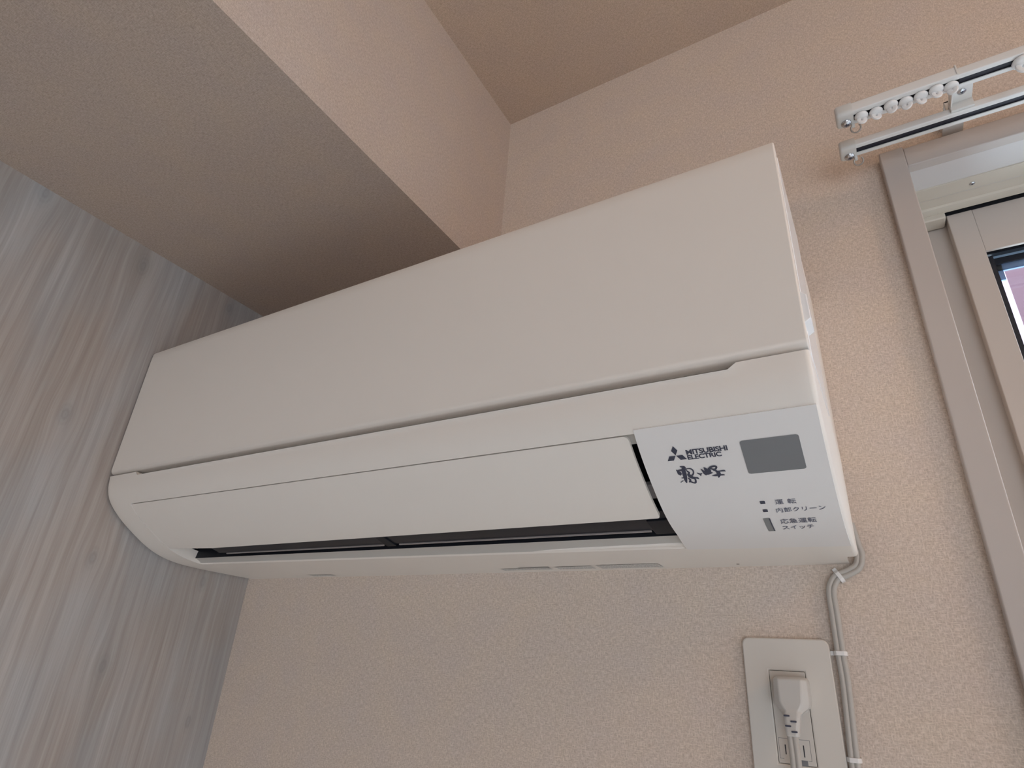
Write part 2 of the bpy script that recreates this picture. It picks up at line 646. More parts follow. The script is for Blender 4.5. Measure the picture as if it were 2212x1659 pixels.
# upper rim: closed right up to the panel at both ends, stepped down between
rim = [(AX0 + .0032, .0928), (.0940, .0928), (.0985, .0884), (.7985, .0884), (.8045, .0928), (AX1 - .0032, .0928)]
for (xa, za), (xb, zb) in zip(rim, rim[1:]):
    lo = [(-.2423, .0845), (-.2300, .0845)]
    v = [bm.verts.new(c) for c in ((xa, -.2424, za - .0001), (xb, -.2424, zb - .0001), (xb, -.2280, zb - .0001), (xa, -.2280, za - .0001))]
    for q in ((0, 1, 2, 3),):
        bm.faces.new([v[i] for i in q])
cover = obj('lower_cover', bm, M_AC, ac, smooth=True, angle=40)
# trim the smooth part that would stand above the stepped rim
for v in cover.data.vertices:
    if .0984 < v.co.x < .7986 and v.co.z > .0883 and v.co.y < -.235:
        v.co.z = .0883
    elif v.co.z > .0928 and v.co.y < -.235:
        v.co.z = .0928

# chassis behind the front panel
bm = boxes((AX0 + .0012, AX1 - .0008, -.2270, 0, .0865, AZT - .003), (AX0 + .002, .8395, -.10, -.0005, .0045, .09), (.8395, AX1 - .002, -.10, -.030, .0065, .09))
obj('chassis', bm, M_AC, ac, bevel=.002)
# front panel with rolled edges
pts = [(-.2430, .2600), (-.2426, .2700), (-.2405, .2735), (-.2350, AZT), (-.2285, AZT), (-.2285, .0955), (-.2340, .0950), (-.2390, .0956), (-.2416, .0978), (-.2427, .1010)]
bm = bmesh.new()
extrude_poly_x(bm, pts, AX0, AX1)
obj('front_panel', bm, M_AC, ac, bevel=.0011, segs=3)
# glossy side edge and release tab on the right end
bm = bmesh.new()
extrude_poly_x(bm, [(-.2285, .270), (-.2285, .097), (-.2255, .0935), (-.12, .0935), (-.12, .270)], AX1 - .004, AX1 + .0004)
obj('side_cover', bm, M_EDGE, ac, bevel=.0012, label='glossy white right end cover')
bm = bmesh.new()
v = []
for z_, x_ in ((.1385, AX1 - .001), (.1345, AX1 + .0036), (.1160, AX1 + .0040), (.1125, AX1 - .001)):
    v.append((x_, z_))
a = [bm.verts.new((x_, -.2400, z_)) for x_, z_ in v]
b = [bm.verts.new((x_, -.2200, z_)) for x_, z_ in v]
for i in range(4):
    bm.faces.new((a[i], a[(i + 1) % 4], b[(i + 1) % 4], b[i]))
bm.faces.new(a)
bm.faces.new(b[::-1])
obj('panel_tab', bm, M_EDGE, ac, bevel=.0006)

# outlet: white recess frame, dark duct
bm = bmesh.new()


def quad_strip(bm, fa, fb, ts, mi=0):
    A = [bm.verts.new(fa(t)) for t in ts]
    B = [bm.verts.new(fb(t)) for t in ts]
    for i in range(len(ts) - 1):
        f = bm.faces.new((A[i], A[i + 1], B[i + 1], B[i]))
        f.material_index = mi


def s_out(x):
    return OS1 + lipx(x)


def s_in(x):
    return .1560 + .0085 * (x - .12) / .6


tx = frange(OX0, OX1, 24)
quad_strip(bm, lambda x: surf(x, OS0, 0), lambda x: surf(x, OS0 + .001, -.006), tx)
quad_strip(bm, lambda x: surf(x, OS0 + .001, -.006), lambda x: surf(x, .0510, -.0085), tx)
# sloping lower lip
quad_strip(bm, lambda x: surf(x, s_out(x), 0), lambda x: surf(x, s_out(x) - .003, -.0012), tx)
bl = bmesh.new()
quad_strip(bl, lambda x: surf(x, s_out(x) - .003, -.0012), lambda x: surf(x, s_out(x) - .0055, -.0026), tx)
quad_strip(bl, lambda x: surf(x, s_out(x) - .0055, -.0026), lambda x: surf(x, s_in(x) + .003, -.0044), tx)
quad_strip(bl, lambda x: surf(x, s_in(x) + .003, -.0044), lambda x: surf(x, s_in(x), -.0046), tx)
bmesh.ops.remove_doubles(bl, verts=bl.verts[:], dist=1e-6)
obj('outlet_lip', bl, M_LIP, ac, smooth=True, angle=60, label='lower lip of the outlet, greyed to carry its shade')
# side walls
st = frange(OS0, s_out(OX0), 14)
quad_strip(bm, lambda s: surf(OX0, s, 0), lambda s: surf(OX0 + .003, s, -.014 if s > .05 else -.008), st)
st = frange(OS0, s_out(OX1), 14)
quad_strip(bm, lambda s: surf(OX1, s, 0), lambda s: surf(OX1, s, -.010), st)
bmesh.ops.remove_doubles(bm, verts=bm.verts[:], dist=1e-6)
obj('outlet_frame', bm, M_AC, ac, smooth=True, angle=30)
bm = bmesh.new()
sd = frange(.0510, .150, 14)
quad_strip(bm, lambda x: surf(x, .0510, -.0085), lambda x: surf(x, .0515, -.055), tx)
sk = frange(.0515, .150, 14)
for i in range(len(tx) - 1):
    for j in range(len(sk) - 1):
        bm.faces.new([bm.verts.new(surf(x, s, -.055)) for x, s in ((tx[i], sk[j]), (tx[i + 1], sk[j]), (tx[i + 1], sk[j + 1]), (tx[i], sk[j + 1]))])
quad_strip(bm, lambda x: surf(x, s_in(x), -.0046), lambda x: surf(x, .150, -.055), tx)
quad_strip(bm, lambda s: surf(OX0 + .003, s, -.0138), lambda s: surf(OX0 + .003, s, -.055), frange(.0510, .150, 10))
quad_strip(bm, lambda s: surf(OX1 - .0001, s, -.0098), lambda s: surf(OX1 - .0001, s, -.055), frange(.0510, .150, 10))
bmesh.ops.remove_doubles(bm, verts=bm.verts[:], dist=1e-6)
obj('air_duct', bm, M_DARK, ac, smooth=True, label='black inside of the air outlet')


# flap
def shell(bm, xs_, ss_, o0, o1, warp=None, mask=None):
    top, bot = {}, {}
    for i, x in enumerate(xs_):
        for j, s in enumerate(ss_):
            X, S = warp(x, s) if warp else (x, s)
            top[i, j] = bm.verts.new(surf(X, S, o1))
            bot[i, j] = bm.verts.new(surf(X, S, o0))
    I, J = len(xs_) - 1, len(ss_) - 1
    for i in range(I):
        for j in range(J):
            bm.faces.new((top[i, j], top[i + 1, j], top[i + 1, j + 1], top[i, j + 1]))
            bm.faces.new((bot[i, j], bot[i, j + 1], bot[i + 1, j + 1], bot[i + 1, j]))
    for i in range(I):
        bm.faces.new((top[i, 0], bot[i, 0], bot[i + 1, 0], top[i + 1, 0]))
        bm.faces.new((top[i, J], top[i + 1, J], bot[i + 1, J], bot[i, J]))
    for j in range(J):
        bm.faces.new((top[0, j], top[0, j + 1], bot[0, j + 1], bot[0, j]))
        bm.faces.new((top[I, j], bot[I, j], bot[I, j + 1], top[I, j + 1]))


FX0, FX1, FS0, FS1 = .0772, .7224, .0396, .1215
rc = .0045


def corner_warp(x, s):
    """round the flap corners in its own plane"""
    X, S = x, s
    for cx_, sx_ in ((FX0 + rc, -1), (FX1 - rc, 1)):
        for cs_, s_ in ((FS0 + rc, -1), (FS1 - rc * .6, 1)):
            r_ = rc if s_ < 0 else rc * .6
            dx, ds = (x - (cx_ if s_ < 0 else (FX0 + r_ if sx_ < 0 else FX1 - r_))) * sx_, (s - cs_) * s_
            if dx > 0 and ds > 0:
                m_ = max(dx, ds)
                L_ = math.hypot(dx, ds)
                k_ = m_ / L_
                bx_ = (cx_ if s_ < 0 else (FX0 + r_ if sx_ < 0 else FX1 - r_))
                X, S = bx_ + sx_ * dx * k_, cs_ + s_ * ds * k_
    if s > .10:
        S += -.0055 * max(0, (.16 - x) / .09) ** 1 if x < .16 else 0
    return X, S


fx = frange(FX0, FX0 + rc, 5) + frange(FX0 + rc, .16, 3)[1:] + frange(.16, FX1 - rc, 24)[1:] + frange(FX1 - rc, FX1, 5)[1:]
fs = frange(FS0, FS0 + rc, 5) + frange(FS0 + rc, FS1 - rc, 24)[1:] + frange(FS1 - rc, FS1, 5)[1:]
bm = bmesh.new()
shell(bm, fx, fs, -.0030, -.0002, corner_warp)
obj('outlet_flap', bm, M_AC, ac, smooth=True, angle=50, bevel=0)

# inner vanes, seen in the gap under the flap
def vw(x, s):
    return x, s + .0065 * (x - .12) / .6


for xa, xb in ((.145, .4195), (.4320, .7262)):
    bm = bmesh.new()
    shell(bm, frange(xa, xb, 14), frange(.112, .1425, 6), -.0080, -.0050, vw)
    obj('inner_vane', bm, M_VANE, ac, smooth=True)
for xa, xb in ((.158, .4165), (.4375, .7055)):
    bm = bmesh.new()
    shell(bm, frange(xa, xb, 14), [.1432, .1447], -.0050, -.0038, vw)
    obj('vane_highlight', bm, M_VEDGE, ac, label='thin highlight on the lower vane, painted grey')
bm = bmesh.new()
shell(bm, frange(.130, .727, 20), [.1490, .1512], -.0120, -.0080, vw)
obj('lower_vane', bm, M_VANE, ac, smooth=True)
for a_, b_, c_, d_ in ((.4195, .4320, .118, .1500), (.7075, .7265, .130, .1565)):
    bm = bmesh.new()
    shell(bm, [a_, b_], frange(c_, d_, 4), -.012, -.0036)
    obj('vane_bracket', bm, M_DARK, ac, bevel=.0008)
# a strip of pale mechanism glimpsed beside the flap
bm = bmesh.new()
shell(bm, [.7150, .7272], frange(.0915, .1075, 3), -.013, -.0085)
obj('hinge_arm', bm, M_VEDGE, ac, bevel=.0008)

# printed panel at the right end
DX0, DX1, DS0, DS1 = .7282, .8467, .0352, .1905
bm = bmesh.new()


def dpw(x, s):
    t = (x - DX0) / (DX1 - DX0)
    return (x - (.0008 * s / .19 + (.004 if s > .15 else 0) * ((s - .15) / .04)) * (1 - t), s + (.010 * t if s > .15 else 0) * (s - .15) / .04)


shell(bm, frange(DX0, DX1, 6), frange(DS0, DS1, 30), -.0008, .0009, dpw)
dp = obj('display_panel', bm, M_DP, ac, smooth=True, angle=40, label='cool white printed end panel')


def patch(bm, x0, x1, s0, s1, off, r=0.0, th=.0003, skew=0.0):
    """small rounded plate lying on the curved cover"""
    n = 8
    if r <= 0:
        r = 1e-5
    outline = rounded_rect((x0 + x1) / 2, (s0 + s1) / 2, x1 - x0, s1 - s0, r, 4)
    rows = frange(s0, s1, n)

    def half(s):
        ds = min(s - s0, s1 - s)
        if ds >= r:
            return 0
        return r - math.sqrt(max(r * r - (r - ds) ** 2, 0))
    rows = sorted(set([round(q, 6) for q in rows + [s0 + r * .3, s0 + r * .6, s0 + r, s1 - r, s1 - r * .6, s1 - r * .3]]))
    last = None
    for s in rows:
        hgt = half(s)
        k = skew * (s - s0) / (s1 - s0)
        cur = [bm.verts.new(surf(x0 + hgt + k, s, off)), bm.verts.new(surf(x1 - hgt + k, s, off))]
        if last:
            bm.faces.new((last[0], last[1], cur[1], cur[0]))
        last = cur


PO = .00115
bm = bmesh.new()
patch(bm, .7968, .8331, .0537, .0816, PO, .0016)
obj('receiver_window', bm, M_LCD, dp, smooth=True, label='grey rectangular signal receiver window')
bm = bmesh.new()
patch(bm, .7981, .8014, .1080, .1113, PO, .0004)
obj('indicator_lamp', bm, M_INK, dp)
bm = bmesh.new()
patch(bm, .7980, .8013, .1174, .1205, PO, .0004)
obj('indicator_lamp', bm, M_INK, dp)
bm = bmesh.new()
patch(bm, .7960, .8006, .1284, .1496, PO, .0006)
obj('push_button', bm, M_BTN, dp, label='slim grey button')
bm = bmesh.new()
patch(bm, .7999, .8008, .1284, .1494, PO + .0001, .0002)
obj('button_gap', bm, M_INK, dp)

# three-diamond emblem
bm = bmesh.new()
cx_, cs_, a_ = .7526, .0592, .0047
q3 = math.sqrt(3)
g_ = .00012
for quad in (((0, 0), (a_ / 2, -a_ * q3 / 2), (0, -a_ * q3), (-a_ / 2, -a_ * q3 / 2)),
             ((0, 0), (-a_, 0), (-1.5 * a_, a_ * q3 / 2), (-.5 * a_, a_ * q3 / 2)),
             ((0, 0), (a_, 0), (1.5 * a_, a_ * q3 / 2), (.5 * a_, a_ * q3 / 2))):
    mx_ = sum(p_[0] for p_ in quad) / 4
    ms_ = sum(p_[1] for p_ in quad) / 4
    bm.faces.new([bm.verts.new(surf(cx_ + mx_ + (p_[0] - mx_) * .96, cs_ + ms_ + (p_[1] - ms_) * .96, PO)) for p_ in quad])
obj('emblem', bm, M_INK, dp, label='navy emblem of three diamonds')


def text_on_cover(name, body, x0, x1, s0, s1, mat, bold=0.0, slope=0.0, parent=dp, label=None, off=PO, spacing=1.0):
    cu = bpy.data.curves.new('lettering', 'FONT')
    cu.body = body
    cu.size = 1.0
    cu.offset = bold
    cu.space_character = spacing
    cu.resolution_u = 4
    to = bpy.data.objects.new('lettering', cu)
    COL.objects.link(to)
    dg = bpy.context.evaluated_depsgraph_get()
    dg.update()
    me = bpy.data.meshes.new_from_object(to.evaluated_get(dg))
    bpy.data.objects.remove(to)
    bpy.data.curves.remove(cu)
    X = [v.co.x for v in me.vertices]
    Y = [v.co.y for v in me.vertices]
    ax, bx, ay, by = min(X), max(X), min(Y), max(Y)
    bm_ = bmesh.new()
    bm_.from_mesh(me)
    bpy.data.meshes.remove(me)
    for v in bm_.verts:
        u = (v.co.x - ax) / (bx - ax)
        t = (by - v.co.y) / (by - ay)
        v.co = surf(x0 + (x1 - x0) * u, s0 + (s1 - s0) * t + slope * u, off)
    return obj(name, bm_, mat, parent, label=label)


text_on_cover('lettering', 'MITSUBISHI', .7602, .7882, .05555, .0597, M_INK, .032, label='navy capitals, upper line', spacing=.95)
text_on_cover('lettering', 'ELECTRIC', .7601, .7834, .0600, .0639, M_INK, .032, label='navy capitals, lower line', spacing=.95)
text_on_cover('lettering', '運', .8077, .8132, .1077, .1130, M_INK2, .008)
text_on_cover('lettering', '転', .8158, .8213, .1077, .1130, M_INK2, .008)
text_on_cover('lettering', '内部クリーン', .8067, .8383, .1168, .1222, M_INK2, .008)
text_on_cover('lettering', '応急運転', .8066, .8304, .1308, .1380, M_INK2, .008)
text_on_cover('lettering', 'スイッチ', .8064, .8275, .1414, .1480, M_INK2, .010)

# brush calligraphy
KIRI = [[(0.7529, 0.0691, 0.000387), (0.7541, 0.0694, 0.000904), (0.7554, 0.0699, 0.001033), (0.7563, 0.0709, 0.000517)], [(0.7494, 0.0716, 0.000258), (0.7504, 0.0732, 0.001033), (0.751, 0.0755, 0.001421), (0.7511, 0.0768, 0.000387)], [(0.751, 0.0721, 0.000517), (0.7533, 0.0724, 0.001033), (0.7541, 0.0728, 0.000775)], [(0.7547, 0.0707, 0.001162), (0.7543, 0.0738, 0.001421), (0.7541, 0.0763, 0.00155), (0.7538, 0.0794, 0.001292), (0.7535, 0.0819, 0.001033), (0.7535, 0.084, 0.000517)], [(0.7555, 0.0721, 0.000517), (0.7578, 0.0715, 0.000387), (0.7598, 0.072, 0.000581), (0.7608, 0.0737, 0.000581), (0.7606, 0.0759, 0.000517), (0.7595, 0.0776, 0.000646)], [(0.7563, 0.0728, 0.000387), (0.7573, 0.0745, 0.00071), (0.7578, 0.0752, 0.000517), (0.7568, 0.0769, 0.001033), (0.7578, 0.0786, 0.00155), (0.7589, 0.0799, 0.001162), (0.7609, 0.0803, 0.000646), (0.7622, 0.0808, 0.000775), (0.763, 0.0818, 0.000194)], [(0.7558, 0.08, 0.000517), (0.7567, 0.0818, 0.000775), (0.7557, 0.0838, 0.000517)], [(0.7579, 0.0802, 0.000517), (0.76, 0.0811, 0.000646), (0.7603, 0.0828, 0.000646), (0.7596, 0.0848, 0.000775), (0.7583, 0.0848, 0.000646), (0.7567, 0.0836, 0.000646)], [(0.7513, 0.0794, 0.000387), (0.7528, 0.0794, 0.000517)], [(0.7495, 0.0833, 0.00031), (0.7516, 0.082, 0.00031)], [(0.7632, 0.0762, 0.000387), (0.7641, 0.0771, 0.000581), (0.765, 0.0777, 0.000775), (0.7649, 0.0792, 0.000194)], [(0.7647, 0.0777, 0.000517), (0.7663, 0.0769, 0.000323)], [(0.7666, 0.073, 0.000258), (0.7675, 0.0749, 0.000775), (0.7683, 0.0772, 0.001033), (0.7687, 0.0787, 0.000517)], [(0.769, 0.0721, 0.000517), (0.7697, 0.0737, 0.001162), (0.7701, 0.0759, 0.00155), (0.77, 0.0781, 0.000775)], [(0.7684, 0.0778, 0.000775), (0.7708, 0.0777, 0.000904), (0.7732, 0.0772, 0.000517)], [(0.7719, 0.0734, 0.000904), (0.7722, 0.0756, 0.000775), (0.772, 0.0774, 0.000517)], [(0.7728, 0.0726, 0.000775), (0.7746, 0.0718, 0.000775), (0.7766, 0.0718, 0.000775), (0.7773, 0.0728, 0.000646), (0.7762, 0.0743, 0.000646), (0.7748, 0.0753, 0.000517)], [(0.7734, 0.0736, 0.000646), (0.7752, 0.0748, 0.000775), (0.7766, 0.0765, 0.000904), (0.7774, 0.0781, 0.001421), (0.7771, 0.0805, 0.001033), (0.7765, 0.0823, 0.000194)], [(0.7762, 0.0764, 0.000517), (0.778, 0.0765, 0.000452), (0.7814, 0.0765, 0.000646), (0.7823, 0.0771, 0.000258)], [(0.7727, 0.08, 0.000258), (0.7748, 0.0799, 0.000775), (0.7771, 0.0799, 0.000775), (0.7805, 0.0801, 0.000517), (0.7806, 0.0806, 0.000194)]]
bm = bmesh.new()
zo = 0.0
for stroke in KIRI:
    P_ = smooth_path([(x, s, r) for x, s, r in stroke], 5)
    zo += .000004
    L_, R2 = [], []
    for i, p_ in enumerate(P_):
        q = P_[min(i + 1, len(P_) - 1)] - P_[max(i - 1, 0)]
        n_ = Vector((-q.y, q.x)).normalized() if q.xy.length > 0 else Vector((0, 1))
        r_ = max(p_.z, .00008)
        L_.append(bm.verts.new(surf(p_.x + n_.x * r_, p_.y + n_.y * r_, PO + zo)))
        R2.append(bm.verts.new(surf(p_.x - n_.x * r_, p_.y - n_.y * r_, PO + zo)))
    for i in range(len(P_) - 1):
        bm.faces.new((L_[i], L_[i + 1], R2[i + 1], R2[i]))
    for e, q in ((P_[0], 1), (P_[-1], -1)):
        r_ = max(e.z, .00008) * .9
        bm.faces.new([bm.verts.new(surf(e.x + r_ * math.cos(t * math.pi / 5), e.y + r_ * math.sin(t * math.pi / 5), PO + zo + .000002)) for t in range(10)])
obj('calligraphy', bm, M_INK, dp, label='navy brush-written characters')


# small printed caution labels underneath (too small to read)
def print_mat(name, sx, sy, dark):
    m, nt, b = new_mat(name)
    v_ = axes_vec(nt, 0, 1)
    n_ = mapped_noise(nt, v_, sx, sy, 2.0)
    row = math_node(nt, 'PINGPONG', math_node(nt, 'MULTIPLY', nt.nodes[[k.name for k in nt.nodes if k.type == 'SEPXYZ'][0]].outputs[1], 1.0), .0011)
    rr = math_node(nt, 'GREATER_THAN', row, .00045)
    k = math_node(nt, 'MULTIPLY', math_node(nt, 'GREATER_THAN', n_, .47), rr)
    nt.links.new(ramp(nt, math_node(nt, 'MULTIPLY', k, 1.0), [(0.0, (.66, .64, .61)), (1.0, dark)]), b.inputs['Base Color'])
    b.inputs['Roughness'].default_value = .5
    return m


M_PRINT = print_mat('tiny grey print', 900, 300, (.33, .34, .34))
for k_, (x0, x1, s0, s1, mt, r_) in enumerate(((.4950, .5560, .2560, .2665, M_PRINT, 0), (.5200, .5575, .2515, .2550, M_LCD, .0004),
                                               (.5640, .6060, .2530, .2680, M_PRINT, 0), (.6120, .6770, .2510, .2700, M_PRINT, 0), (.1830, .2250, .2590, .2700, M_PRINT, 0))):
    bm = bmesh.new()
    patch(bm, x0, x1, s0, s1, .00035, r_)
    obj('caution_label', bm, mt, cover)
bm = bmesh.new()
lathe(bm, [(.0014, 0), (.0014, .0006), (0, .0009)], surf(.7489, .266, 0), (0, 0, -1), 12)
obj('cover_screw', bm, M_WIRE, cover)

# ------------------------------------------------------------------ power cord, clips and outlet
ou = empty('wall_outlet', (.779, 0, -.12))
tag(ou, 'ivory two-gang wall socket plate under the right end of the air conditioner', 'outlet')
PX0, PX1, PZ1, PZ0 = .7440, .8142, -.0600, -.1800


def rr_plate(bm, x0, x1, z0, z1, y0, y1, r, n=6):
    pts = rounded_rect((x0 + x1) / 2, (z0 + z1) / 2, x1 - x0, z1 - z0, r, n)
    a = [bm.verts.new((x, y0, z)) for x, z in pts]
    b = [bm.verts.new((x, y1, z)) for x, z in pts]
    m = len(pts)
    for i in range(m):
        bm.faces.new((a[i], a[(i + 1) % m], b[(i + 1) % m], b[i]))
    bm.faces.new(a)
    bm.faces.new(b[::-1])


def frame_plate(bm, x0, x1, z0, z1, hx0, hx1, hz0, hz1, y0, y1, r):
    """rounded plate with a rectangular hole"""
    n = 6
    outer = rounded_rect((x0 + x1) / 2, (z0 + z1) / 2, x1 - x0, z1 - z0, r, n)
    hc = [(hx1, hz1), (hx0, hz1), (hx0, hz0), (hx1, hz0)]
    for y, rev in ((y0, False), (y1, True)):
        O = [bm.verts.new((x, y, z)) for x, z in outer]
        H = [bm.verts.new((x, y, z)) for x, z in hc]
        for c in range(4):
            seg = O[c * (n + 1):(c + 1) * (n + 1)]
            for i in range(n):
                bm.faces.new((seg[i], seg[i + 1], H[c]))
            nx = O[((c + 1) * (n + 1)) % len(O)]
            bm.faces.new((seg[-1], nx, H[(c + 1) % 4], H[c]))
    bm.verts.ensure_lookup_table()
    m = len(outer)
    V = bm.verts
    for i in range(m):
        bm.faces.new((V[i], V[(i + 1) % m], V[m + 4 + (i + 1) % m], V[m + 4 + i]))
    for i in range(4):
        bm.faces.new((V[m + i], V[m + (i + 1) % 4], V[2 * m + 4 + (i + 1) % 4], V[2 * m + 4 + i]))


SX0, SX1, SZ1, SZ0 = .7640, .7927, -.0857, -.1545
bm = bmesh.new()
frame_plate(bm, PX0, PX1, PZ0, PZ1, SX0, SX1, SZ0, SZ1, -.0065, -.0002, .0055)
obj('cover_plate', bm, M_PLATE, ou, bevel=.0013)
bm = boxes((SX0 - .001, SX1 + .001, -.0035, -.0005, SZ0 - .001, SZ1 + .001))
obj('seam_shade', bm, M_BLACK, ou)  # black backing paints the shadow in the seam around the socket
bm = bmesh.new()
rr_plate(bm, SX0 + .00035, SX1 - .00035, SZ0 + .00035, SZ1 - .00035, -.0063, -.0030, .0006, 3)
sock = obj('socket_body', bm, M_SOCK, ou, bevel=.0003)
# lower socket face, outlined by its groove
fx0, fx1, fz1, fz0 = .7655, .7893, -.1362, -.1510
bm = boxes((fx0, fx1, -.00635, -.0060, fz1 - .0003, fz1), (fx0, fx0 + .0003, -.00635, -.0060, fz0, fz1), (fx1 - .0003, fx1, -.00635, -.0060, fz0, fz1), (fx0, .7685, -.00635, -.0060, fz0, fz0 + .0003), (.7865, fx1, -.00635, -.0060, fz0, fz0 + .0003))
obj('socket_groove', bm, M_LCD, sock)
bm = boxes((.7700, .7708, -.0064, -.0060, -.1478, -.1408), (.7838, .7846, -.0064, -.0060, -.1485, -.1401))
obj('socket_slot', bm, M_BLACK, sock)
bm = boxes((.7790, .7862, -.0064, -.0058, -.1545, -.1506))
obj('earth_terminal', bm, M_LCD, ou, bevel=.0004)

cord = empty('power_cord', (.822, 0, -.05))
tag(cord, 'grey two-core power cord running down from the air conditioner to its plug', 'cord')
path = [(.8455, -.012, .035), (.8478, -.0075, .018), (.8490, -.0060, .0092), (.8460, -.0060, -.0005), (.8375, -.0060, -.0058), (.8290, -.0060, -.0092),
        (.8236, -.0060, -.0170), (.8222, -.0060, -.0258), (.8222, -.0060, -.0388), (.8220, -.0060, -.0536), (.8219, -.0060, -.0701),
        (.8222, -.0060, -.0901), (.8212, -.0060, -.1142), (.8200, -.0060, -.1374), (.8190, -.0060, -.1600), (.8170, -.0060, -.20),
        (.8080, -.008, -.240), (.7960, -.014, -.252), (.7850, -.021, -.238), (.7800, -.0270, -.205), (.7795, -.0280, -.170), (.7802, -.0280, -.150), (.7800, -.0275, -.1330)]
sp = smooth_path(path, 8)


def offset_path(pts, d):
    out = []
    for i, p_ in enumerate(pts):
        t = pts[min(i + 1, len(pts) - 1)] - pts[max(i - 1, 0)]
        n_ = Vector((-t.z, 0, t.x))
        if n_.length > 0:
            n_.normalize()
        out.append(p_ + n_ * d)
    return out


bm = bmesh.new()
for d in (-.0018, .0018):
    tube(bm, offset_path(sp, d), .00240, 12)
obj('cable', bm, M_CABLE, cord, smooth=True)
# plug: square head, tapering strain relief with slots
bm = bmesh.new()


def ring_x(z, x0, x1, y0, y1, c):
    """chamfered rectangle in the xy plane at height z"""
    return [bm.verts.new(q) for q in ((x0 + c, y0, z), (x1 - c, y0, z), (x1, y0 + c, z), (x1, y1, z), (x0, y1, z), (x0, y0 + c, z))]


secs = [(-.0905, .7708, .7938, -.0240, -.0066, .0030), (-.0925, .7694, .7952, -.0278, -.0066, .0040), (-.1090, .7684, .7952, -.0285, -.0066, .0052), (-.1130, .7696, .7938, -.0285, -.0066, .0058),
        (-.1155, .7728, .7905, -.0290, -.0110, .0045), (-.1180, .7746, .7878, -.0300, -.0200, .0020), (-.1335, .7752, .7852, -.0305, -.0240, .0018)]
last = None
for sc_ in secs:
    r_ = ring_x(*sc_)
    if last:
        for i in range(6):
            bm.faces.new((last[i], last[(i + 1) % 6], r_[(i + 1) % 6], r_[i]))
    else:
        bm.faces.new(r_[::-1])
    last = r_
bm.faces.new(last)
plug = obj('plug', bm, M_PLUG, cord, bevel=.0009, label='grey-white moulded plug')
for zc, xa in ((-.1190, .7755), (-.1228, .7802), (-.1262, .7758), (-.1300, .7800)):
    bm = bmesh.new()
    rr_plate(bm, xa, xa + .0045, zc - .0006, zc + .0006, -.0309, -.0295, .0005, 3)
    obj('strain_relief_slot', bm, M_INK, plug)


def clip(cx_, cz_, ang, label):
    bm = bmesh.new()
    pts = [(-.0052, 0), (-.0050, -.0062), (-.0030, -.0090), (.0030, -.0090), (.0050, -.0062), (.0052, 0), (.0043, 0), (.0041, -.0058), (.0026, -.0082), (-.0026, -.0082), (-.0041, -.0058), (-.0043, 0)]
    a = [bm.verts.new((x, y, -.0017)) for x, y in pts]
    b = [bm.verts.new((x, y, .0017)) for x, y in pts]
    m = len(pts)
    for i in range(m):
        bm.faces.new((a[i], a[(i + 1) % m], b[(i + 1) % m], b[i]))
    for i in range(5):
        j = 11 - i
        bm.faces.new((a[i], a[i + 1], a[j - 1], a[j]))
        bm.faces.new((b[i], b[i + 1], b[j - 1], b[j]))
    box(bm, -.0078, -.0048, -.0045, 0, -.0017, .0017)
    o = obj('cable_clip', bm, M_CLIP, None, bevel=.0003)
    o.location = (cx_, 0, cz_)
    o.rotation_euler = (0, ang, 0)
    return tag(o, label, 'clip', 'clear clips holding the power cord')


clip(.8307, -.0086, math.radians(60), 'white cable clip on the cord bend just below the air conditioner')
clip(.8219, -.0703, 0, 'white cable clip beside the top corner of the socket plate')
clip(.8196, -.1465, 0, 'white cable clip lowest on the cord near the bottom of the picture')

# ------------------------------------------------------------------ window casing, frame and sash
trim = empty('trim_1', (1.79, 0, .42))
tag(trim, 'greige casing around the balcony window', kind='structure')
obj('side_casing', boxes((.9378, .9600, -.0130, .0, -1.62, .4330)), M_TRIM, trim, bevel=.0012)
obj('side_jamb', boxes((.9560, .9598, -.0100, .078, -1.62, .4060)), M_TRIM, trim)
obj('head_casing', boxes((.9600, 2.62, -.0120, .0, .4058, .4310)), M_TRIM, trim, bevel=.0010)
obj('head_reveal', boxes((.9600, 2.62, -.0100, .115, .4062, .4175)), M_REV, trim)
obj('side_casing', boxes((2.62, 2.643, -.0130, .0, -1.62, .4330)), M_TRIM, trim, bevel=.0012)

win = empty('window_1', (1.79, .08, -.6))
tag(win, 'sliding balcony window with greige aluminium frame, seen at the right edge', kind='structure')
obj('frame_flange', boxes((.9600, 2.62, .0335, .0535, .4046, .4066)), M_FRAME, win, bevel=.0004)
bm = bmesh.new()
pts = [(.0535, .4066), (.0560, .4062), (.0690, .4050), (.0712, .4035), (.0720, .4010), (.0720, .3968), (.0735, .3968), (.0735, .4120), (.0535, .4120)]
extrude_poly_x(bm, pts, .9600, 2.62)
obj('frame_head', bm, M_FRAME, win, smooth=True, angle=25)
bm = boxes((.9600, .9935, .0735, .0930, .3905, .4050))
obj('stopper_block', bm, M_FRAME, win, bevel=.0016)
bm = boxes((.9598, .9990, .0950, .1180, -1.62, .4120), (2.585, 2.62, .0950, .1180, -1.62, .4120))
obj('frame_jamb', bm, M_SASH, win)
obj('brush_seal', boxes((.9940, 2.62, .0840, .1180, .3960, .4120)), M_BLACK, win)
obj('frame_sill', boxes((.9598, 2.62, .0, .1180, -1.62, -1.595)), M_FRAME, win)
bm = bmesh.new()
lathe(bm, [(.0026, 0), (.0026, .0006), (.0018, .0012), (0, .0013)], (1.0186, .0440, .4046), (0, 0, -1), 16)
fs_ = obj('frame_screw', bm, M_STEEL, win, smooth=True)
bm = boxes((1.0174, 1.0198, .0437, .0443, .40315, .4035), (1.0183, 1.0189, .0428, .0452, .40315, .4035))
obj('screw_recess', bm, M_INK, fs_)

